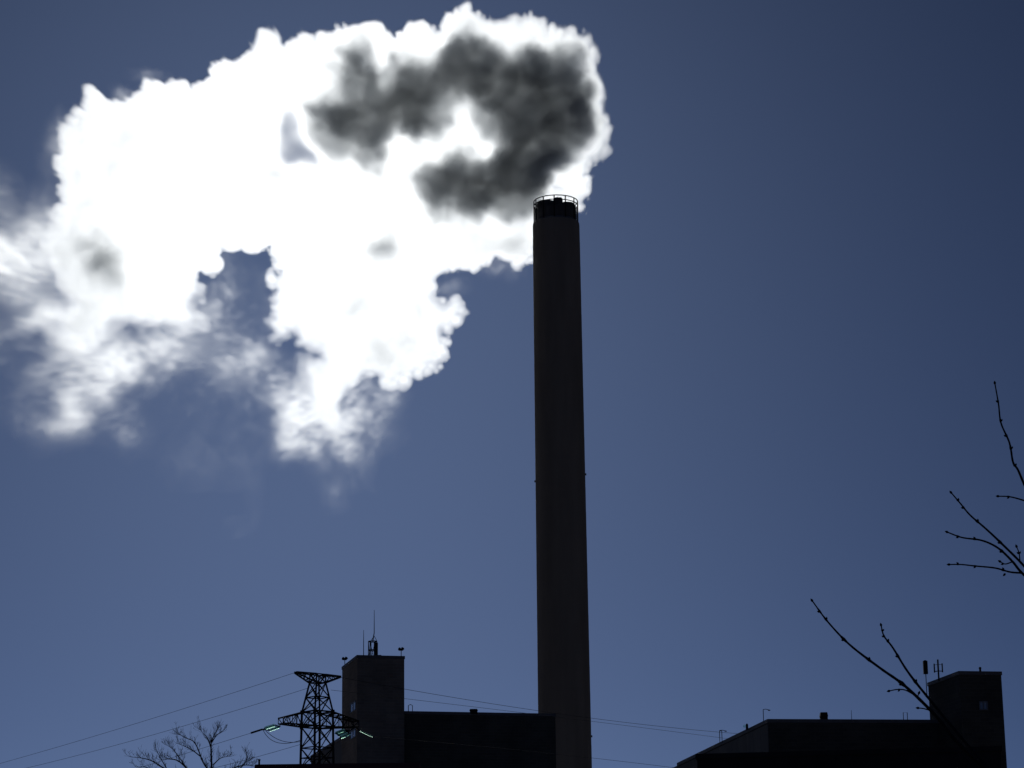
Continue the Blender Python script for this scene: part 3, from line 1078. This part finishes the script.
gu = (U0 + VP_PX * np.arange(nx)).astype(f32)
gvv = (V0 + VP_PX * np.arange(ny)).astype(f32)
UU, VV = np.meshgrid(gu, gvv)


def poly_sdf(poly, uu, vv):
    """signed distance in pixels, positive inside"""
    d2 = np.full(uu.shape, 1e12, f32)
    inside = np.zeros(uu.shape, bool)
    n = len(poly)
    for i in range(n):
        x0_, y0_ = poly[i]
        x1_, y1_ = poly[(i + 1) % n]
        ex, ey = x1_ - x0_, y1_ - y0_
        L2 = ex * ex + ey * ey + 1e-9
        t = np.clip(((uu - x0_) * ex + (vv - y0_) * ey) / L2, 0, 1)
        d2 = np.minimum(d2, (uu - x0_ - t * ex) ** 2 + (vv - y0_ - t * ey) ** 2)
        if abs(ey) > 1e-9:
            c = (y0_ > vv) != (y1_ > vv)
            inside ^= c & (uu < (vv - y0_) * ex / ey + x0_)
    d = np.sqrt(d2)
    return np.where(inside, d, -d)


def sstep(a, b, x):
    t = np.clip((x - a) / (b - a), 0, 1)
    return t * t * (3 - 2 * t)


# the dense body of the plume
BODY = [(39, 206), (60, 202), (52, 177), (48, 165), (60, 146), (60, 128), (69, 116), (86, 99), (99, 89), (105, 103), (125, 99), (138, 86), (151, 81), (169, 85), (180, 81), (185, 91),
        (200, 83), (213, 74), (214, 66), (226, 60), (231, 61), (248, 47), (253, 39), (255, 31), (262, 26), (270, 25), (282, 31), (286, 46), (303, 31), (328, 32), (341, 26), (354, 23), (377, 24), (393, 29), (400, 31.5),
        (413, 25), (426, 23), (440, 26), (446, 14), (457, 9), (469, 6), (480, 9), (489, 16), (502, 16), (515, 13), (530, 12), (546, 14), (560, 27), (572, 25), (584, 29), (592, 37), (597, 48), (598, 57), (595, 83), (600, 97), (600, 120),
        (607, 121), (613, 124), (613, 135), (611, 155), (605, 162), (598, 165), (590, 175), (596, 181), (598, 192), (589, 209), (579, 221), (562, 236), (545, 250), (532, 262), (521, 270), (512, 272), (503, 268), (495, 262), (477, 270), (455, 273), (441, 284), (439, 290),
        (443, 296), (452, 294), (460, 296), (467, 304), (467, 314), (460, 325), (449, 335), (452, 345), (450, 358), (435, 372), (424, 375), (412, 380), (398, 388), (383, 389), (372, 380), (365, 384), (354, 392),
        (351, 405), (350, 422), (353, 438), (340, 443), (322, 446), (308, 438), (299, 425), (293, 412), (288, 398), (296, 390), (295, 372), (302, 357), (323, 359), (305, 346), (292, 331), (280, 333), (270, 334), (271, 321), (272, 303), (262, 288), (266, 272), (276, 267), (268, 249), (255, 253), (237, 252), (219, 251), (219, 272), (209, 277), (201, 275), (206, 290), (200, 311), (203, 330),
        (185, 338), (168, 340), (146, 336), (128, 345), (110, 350), (90, 352), (70, 352), (58, 351), (44, 335), (37, 318), (40, 306), (56, 298), (48, 286), (30, 279), (12, 272), (6, 250), (8, 232), (24, 226), (33, 216)]
DARK = [(437, 46), (457, 37), (483, 49), (497, 57), (537, 49), (560, 40), (583, 49), (603, 84), (605, 114), (590, 136), (570, 153), (562, 172), (545, 192), (520, 206), (486, 214), (443, 208), (417, 180), (434, 163), (454, 152), (472, 152), (487, 152), (478, 130), (465, 107), (450, 113),
        (434, 130), (420, 139), (398, 133), (386, 148), (378, 156), (346, 154), (315, 148), (317, 130), (312, 112), (325, 101), (342, 103), (348, 92), (348, 83), (343, 78), (338, 70), (344, 58), (354, 49), (368, 52), (374, 66), (379, 84), (384, 66), (392, 57), (420, 60)]
THIN = [(286, 124, 8, 13), (290, 142, 9, 15), (295, 158, 13, 10), (308, 161, 13, 7)]

# lumpy edge: rounded billows of several sizes pushed out along the rim, creases between them
soft = sstep(262, 345, VV) * sstep(420, 200, UU) + sstep(75, 30, UU) * sstep(190, 230, VV)      # where the plume frays
soft = np.clip(soft + 0.3 * sstep(370, 440, VV), 0, 1)
ragged = fbm2(22, 4)
d_body = poly_sdf(BODY, UU, VV) + 1.6 * fbm2(26, 2)
prng = random.Random(21)


def stamp(field, x, y, r, peak=None):
    """raise the field to a round billow of radius r"""
    i0, i1 = max(0, int((x - r - 3 - U0) / VP_PX)), min(nx, int((x + r + 3 - U0) / VP_PX) + 2)
    j0, j1 = max(0, int((y - r - 3 - V0) / VP_PX)), min(ny, int((y + r + 3 - V0) / VP_PX) + 2)
    if i1 <= i0 or j1 <= j0:
        return
    dd_ = np.sqrt((UU[j0:j1, i0:i1] - x) ** 2 + (VV[j0:j1, i0:i1] - y) ** 2)
    if peak is None:
        np.maximum(field[j0:j1, i0:i1], r - dd_, out=field[j0:j1, i0:i1])
    else:
        dome = peak * np.sqrt(np.clip(1 - (dd_ / r) ** 2, 0, 1))
        np.maximum(field[j0:j1, i0:i1], dome, out=field[j0:j1, i0:i1])


rim = np.full(UU.shape, -50.0, f32)
for i in range(len(BODY)):
    (xa, ya_), (xb, yb_) = BODY[i], BODY[(i + 1) % len(BODY)]
    L_ = math.hypot(xb - xa, yb_ - ya_)
    nxn, nyn = -(yb_ - ya_) / L_, (xb - xa) / L_         # inward side (the outline runs clockwise on screen)
    t = 0.0
    while t < L_:
        for rr in (prng.uniform(6, 12), prng.uniform(3.0, 5.5), prng.uniform(2.2, 3.4)):
            off = rr * prng.uniform(0.55, 1.25) - (1.2 if rr < 6 else 0.0)
            stamp(rim, xa + (xb - xa) * t / L_ + nxn * off + prng.uniform(-1.5, 1.5), ya_ + (yb_ - ya_) * t / L_ + nyn * off + prng.uniform(-1.5, 1.5), rr)
        t += prng.uniform(3.5, 6.0)
dd = np.maximum(d_body - 1.6, rim) + 0.7 * lattice2(6) + 0.3 * lattice2(3) + soft * 8.0 * ragged + 2.0 * np.clip(ragged, -2, 0.5) - 2.0
under = sstep(235, 290, VV) * sstep(330, 380, UU) + 0.6 * sstep(60, 30, VV) * sstep(440, 480, UU) + 0.6 * sstep(585, 600, UU)
ramp = 6.0 + 30.0 * soft + 9.0 * np.clip(under, 0, 1) + 5.0 * np.clip(fbm2(30, 3), 0, 1.6)
T_body = 1.45 * np.clip(dd / ramp, 0, 1) ** (0.8 + 0.6 * soft)
# heaped billows all through the body
bill = np.zeros(UU.shape, f32)
for k in range(5200):
    x, y = prng.uniform(U0, U1), prng.uniform(V0, 480)
    j, i = int((y - V0) / VP_PX), int((x - U0) / VP_PX)
    if dd[j, min(i, nx - 1)] > 2:
        r = prng.choice((8, 10, 12, 15, 18, 24, 30))
        stamp(bill, x, y, r, 0.45 + 0.55 * r / 30 * prng.uniform(0.6, 1.0))
bill = np.clip((bill - bill[dd > 4].mean()) / bill[dd > 4].std(), -1.8, 2.2)
T = T_body * (1 + 0.15 * fbm2(40, 4) + 0.14 * bill)

# grey, deep parts
wob = 7.0 * fbm2(26, 4)
dk = poly_sdf(DARK, UU, VV)
mk = sstep(-15, 20, dk + 0.6 * wob + 3.0 * bill)
right = sstep(430, 520, UU)
T = T * (1 - 0.0 * mk) + mk * (5.8 + 0.9 * right) * (1 + 0.06 * fbm2(56, 3) + 0.035 * bill)
for (ex, ey, rx, ry, add) in ((106, 262, 18, 23, 2.3), (98, 244, 17, 19, 2.3), (380, 250, 16, 14, 1.8), (392, 242, 16, 12, 1.3)):
    e2 = ((UU + 0.5 * wob - ex) / rx) ** 2 + ((VV + 4 * ragged - ey) / ry) ** 2
    T = T + add * np.exp(-e2 ** 1.2) * (1 + 0.15 * ragged)
rng = np.random.default_rng(41)
# soft grey modelling of the billows at the right end and along the under side
shade = sstep(415, 470, UU) * sstep(75, 40, VV) + sstep(575, 592, UU) * sstep(215, 190, VV) + 0.6 * sstep(330, 365, UU) * sstep(262, 300, VV) + 0.6 * sstep(455, 480, UU) * sstep(225, 245, VV)
T = T + np.clip(shade, 0, 1) * sstep(4, 16, dd) * np.clip(0.45 + 0.45 * fbm2(22, 4) + 0.12 * bill, 0, 1.25) * (1 - mk)
# thin bluish gap
th = np.zeros_like(T)
for (ex, ey, rx, ry) in THIN:
    th = th + np.exp(-((UU + 0.15 * wob - ex) / rx) ** 2 - ((VV + 3 * ragged - ey) / ry) ** 2)
th = 1 - np.exp(-1.15 * np.clip(th * (1 + 0.28 * fbm2(18, 4, 0.7)), 0, 9))
T = np.exp((1 - th) * np.log(np.maximum(T, 1e-4)) + th * np.log(0.06)) * (T > 0)

rng = np.random.default_rng(52)
# fraying veils round the left and lower side: (centre, radii, optical depth)
wu = UU + 14 * fbm2(48, 3)
wv = VV + 14 * fbm2(48, 3)
curl = np.clip(0.74 + 0.44 * fbm2(30, 6, 0.8), 0.05, 2.4) ** 1.4
VEIL = [(28, 195, 42, 24, 0.065), (2, 180, 26, 16, 0.045), (6, 255, 32, 32, 0.30), (16, 254, 38, 27, 0.80), (42, 238, 22, 32, 0.60), (-22, 246, 34, 28, 0.45), (30, 285, 24, 16, 0.30), (-30, 240, 40, 50, 0.09), (14, 325, 36, 28, 0.035), (34, 362, 34, 40, 0.05), (26, 415, 34, 24, 0.018), (84, 372, 34, 40, 0.42), (122, 376, 50, 36, 0.25), (84, 405, 16, 16, 0.26), (150, 352, 56, 28, 0.17),
        (170, 360, 46, 34, 0.14), (195, 345, 30, 30, 0.12), (226, 345, 36, 30, 0.09), (210, 312, 13, 30, 0.14), (238, 296, 26, 40, 0.035), (216, 282, 10, 24, 0.08), (262, 300, 9, 30, 0.06), (268, 372, 34, 22, 0.08), (250, 345, 24, 16, 0.06), (236, 372, 16, 18, 0.14), (262, 362, 36, 22, 0.06), (282, 398, 18, 34, 0.10), (322, 412, 30, 34, 0.75), (330, 448, 28, 18, 0.13), (318, 460, 20, 12, 0.03),
        (300, 425, 22, 26, 0.08), (362, 390, 12, 36, 0.05), (245, 415, 56, 44, 0.013), (262, 468, 40, 26, 0.008), (195, 455, 36, 22, 0.007), (255, 510, 14, 10, 0.008), (45, 435, 30, 12, 0.012)]
FRINGE = [(57, 142, 9, 22, 0.10), (122, 96, 8, 8, 0.10), (152, 76, 13, 6, 0.10), (450, 288, 16, 9, 0.05), (505, 263, 18, 10, 0.08)]
TV = np.zeros_like(T)
for (ex, ey, rx, ry, t0) in VEIL:
    e2 = ((wu - ex) / rx) ** 2 + ((wv - ey) / ry) ** 2
    TV += t0 * np.exp(-1.1 * e2)
for (ex, ey, rx, ry, t0) in FRINGE:
    e2 = ((0.3 * wu + 0.7 * UU - ex) / rx) ** 2 + ((0.3 * wv + 0.7 * VV - ey) / ry) ** 2
    TV += t0 * np.exp(-1.1 * e2)
curl = 0.22 + 0.78 * curl
T = np.maximum(T, TV * curl) + 0.25 * np.minimum(T, TV * curl)
T = np.clip(T, 0, None).astype(f32)
T[T < 0.0004] = 0

rng = np.random.default_rng(63)
# depth: a rounded, lumpy body
dist = np.clip(np.maximum(dd, 10 * np.clip(TV * 6, 0, 2)), 2.0, None)
RR = 46.0
dc = np.minimum(dist, RR)
half = np.sqrt(dc * (2 * RR - dc)) * (1 + 0.12 * lattice2(60)) + 6
z_c = 9.0 * lattice2(110) - 4.0
z_c = np.clip(z_c, -(HALF - 6) + half, (HALF - 14) - half)
near_flue = np.exp(-((UU - 557) ** 2 / (2 * 17.0 ** 2) + (VV - 186) ** 2 / (2 * 15.0 ** 2))) * sstep(204, 190, VV)
z_c = z_c + 92.0 * near_flue                             # the steam rises from the flues and bends back behind the stack
half = half * (1 - 0.45 * near_flue)
zz = (-HALF + VP_PX * np.arange(nz)).astype(f32)[:, None, None]
q = 1.0 - np.abs(zz - z_c[None].astype(f32)) / half[None].astype(f32)
n3 = 0.55 * np.abs(lattice3(34)) + 0.36 * np.abs(lattice3(16)) + 0.18 * np.abs(lattice3(8)) + 0.08 * lattice3(4)
q = q + 0.5 * (n3 - 0.8)
del n3
rho = sstep(0.0, 0.55, q).astype(f32)
del q
# keep clear of the stack itself (it stands in front)
stack = (np.abs(UU - 556) < 27) & (VV > 200)
front = (zz * D0 / F > 14.0 - r_top - 1.0)
rho[np.broadcast_to(stack[None] & front, rho.shape)] = 0
col = rho.sum(0) * S
gain = T / np.maximum(col, 0.22 * half * 2 * D0 / F * 0.5 + 0.05)
rho *= gain[None].astype(f32)
rho = rho[:, ::-1, :]                                    # image rows run down, the object's y runs up
dens = np.ascontiguousarray(rho, dtype=f32)

# object frame: x right, y up, z towards the camera (as the camera was turned)
corner_cam = Vector(((U0 - W / 2) * D0 / F, -(gvv[-1] - H / 2) * D0 / F, -D0 - HALF * D0 / F))
me = bpy.data.meshes.new('steam_plume')
N = nx * ny * nz
me.vertices.add(N)
at = me.attributes.new('steam', 'FLOAT', 'POINT')
at.data.foreach_set('value', dens.ravel())
src = bpy.data.objects.new('steam_density', me)           # density samples only, never placed in the scene
CAMF = Matrix.Translation(EYE + CAMROT @ corner_cam) @ CAMROT.to_4x4()

# materials: a nearly clear shell added to outline the plume, and the scattering body
ms, n, l, b = new_mat('steam_shell')
tr_ = n.new('ShaderNodeBsdfTransparent')
tl = n.new('ShaderNodeBsdfTranslucent')
tl.inputs['Color'].default_value = (0.95, 0.95, 0.95, 1)
nzt = n.new('ShaderNodeTexNoise')
nzt.inputs['Scale'].default_value = 0.6
nzt.inputs['Detail'].default_value = 6
mr = n.new('ShaderNodeMapRange')
mr.inputs['From Min'].default_value = 0.3
mr.inputs['From Max'].default_value = 0.7
mr.inputs['To Min'].default_value = 0.0
mr.inputs['To Max'].default_value = 0.03
mx = n.new('ShaderNodeMixShader')
l.new(nzt.outputs['Fac'], mr.inputs[0])
l.new(mr.outputs[0], mx.inputs[0])
l.new(tr_.outputs[0], mx.inputs[1])
l.new(tl.outputs[0], mx.inputs[2])
l.new(mx.outputs[0], n['Material Output'].inputs['Surface'])
mv, n, l, b = new_mat('steam_body')
n.remove(b)
pv = n.new('ShaderNodeVolumePrincipled')
pv.inputs['Color'].default_value = (0.955, 0.982, 0.995, 1)
pv.inputs['Density'].default_value = 1.0
pv.inputs['Anisotropy'].default_value = 0.8
l.new(pv.outputs[0], n['Material Output'].inputs['Volume'])



def density_group(hull):
    ng = bpy.data.node_groups.new('steam_hull' if hull else 'steam_volume', 'GeometryNodeTree')
    ng.interface.new_socket('Geometry', in_out='INPUT', socket_type='NodeSocketGeometry')
    ng.interface.new_socket('Geometry', in_out='OUTPUT', socket_type='NodeSocketGeometry')
    G, K = ng.nodes, ng.links
    go = G.new('NodeGroupOutput')
    pos = G.new('GeometryNodeInputPosition')

    def vmath(op, a, c):
        nd = G.new('ShaderNodeVectorMath')
        nd.operation = op
        K.new(a, nd.inputs[0])
        if op == 'SCALE':
            nd.inputs['Scale'].default_value = c
        elif c is not None:
            nd.inputs[1].default_value = c
        return nd.outputs[0]

    def imath(op, a, c):
        nd = G.new('FunctionNodeIntegerMath')
        nd.operation = op
        for i, x in enumerate((a, c)):
            if isinstance(x, int):
                nd.inputs[i].default_value = x
            else:
                K.new(x, nd.inputs[i])
        return nd.outputs[0]

    sep = G.new('ShaderNodeSeparateXYZ')
    K.new(vmath('FLOOR', vmath('ADD', vmath('SCALE', pos.outputs[0], 1.0 / S), (0.5, 0.5, 0.5)), None), sep.inputs[0])
    idx = imath('ADD', sep.outputs[0], imath('MULTIPLY', imath('ADD', sep.outputs[1], imath('MULTIPLY', sep.outputs[2], ny)), nx))
    oi = G.new('GeometryNodeObjectInfo')
    oi.inputs['Object'].default_value = src
    na = G.new('GeometryNodeInputNamedAttribute')
    na.data_type = 'FLOAT'
    na.inputs['Name'].default_value = 'steam'
    si = G.new('GeometryNodeSampleIndex')
    si.data_type = 'FLOAT'
    si.domain = 'POINT'
    si.clamp = True
    K.new(oi.outputs['Geometry'], si.inputs['Geometry'])
    K.new(na.outputs[0], si.inputs['Value'])
    K.new(idx, si.inputs['Index'])
    vc = G.new('GeometryNodeVolumeCube')
    vc.inputs['Min'].default_value = (0, 0, 0)
    vc.inputs['Max'].default_value = ((nx - 1) * S, (ny - 1) * S, (nz - 1) * S)
    vc.inputs['Resolution X'].default_value = nx
    vc.inputs['Resolution Y'].default_value = ny
    vc.inputs['Resolution Z'].default_value = nz
    K.new(si.outputs[0], vc.inputs['Density'])
    if hull:
        v2m = G.new('GeometryNodeVolumeToMesh')
        v2m.resolution_mode = 'VOXEL_SIZE'
        v2m.inputs['Voxel Size'].default_value = 0.5
        v2m.inputs['Threshold'].default_value = 0.03
        v2m.inputs['Adaptivity'].default_value = 0.1
        K.new(vc.outputs[0], v2m.inputs['Volume'])
        K.new(v2m.outputs[0], go.inputs[0])
    else:
        sm1 = G.new('GeometryNodeSetMaterial')
        sm1.inputs['Material'].default_value = mv
        K.new(vc.outputs[0], sm1.inputs['Geometry'])
        K.new(sm1.outputs[0], go.inputs[0])
    return ng


# added outline shell: traced once from the density and kept as a plain mesh
tmp = bpy.data.objects.new('steam_plume', bpy.data.meshes.new('steam_plume'))
scene.collection.objects.link(tmp)
tmp.modifiers.new('steam', 'NODES').node_group = density_group(True)
dg = bpy.context.evaluated_depsgraph_get()
dg.update()
hull = bpy.data.meshes.new_from_object(tmp.evaluated_get(dg))
tmp.modifiers.clear()
hull.polygons.foreach_set('use_smooth', np.ones(len(hull.polygons), bool))
hull.materials.clear()
hull.materials.append(ms)
bpy.data.objects.remove(tmp)
plume = bpy.data.objects.new('steam_plume', hull)
scene.collection.objects.link(plume)
plume.matrix_world = CAMF
tag(plume, 'huge glowing white steam plume with grey core drifting left from the chimney top', 'steam')
print('hull', len(hull.vertices), 'voxels', nx, ny, nz)
vol = bpy.data.volumes.new('steam_body')
vol.materials.append(mv)
body = bpy.data.objects.new('steam_body', vol)
scene.collection.objects.link(body)
body.parent = plume
body.modifiers.new('steam', 'NODES').node_group = density_group(False)
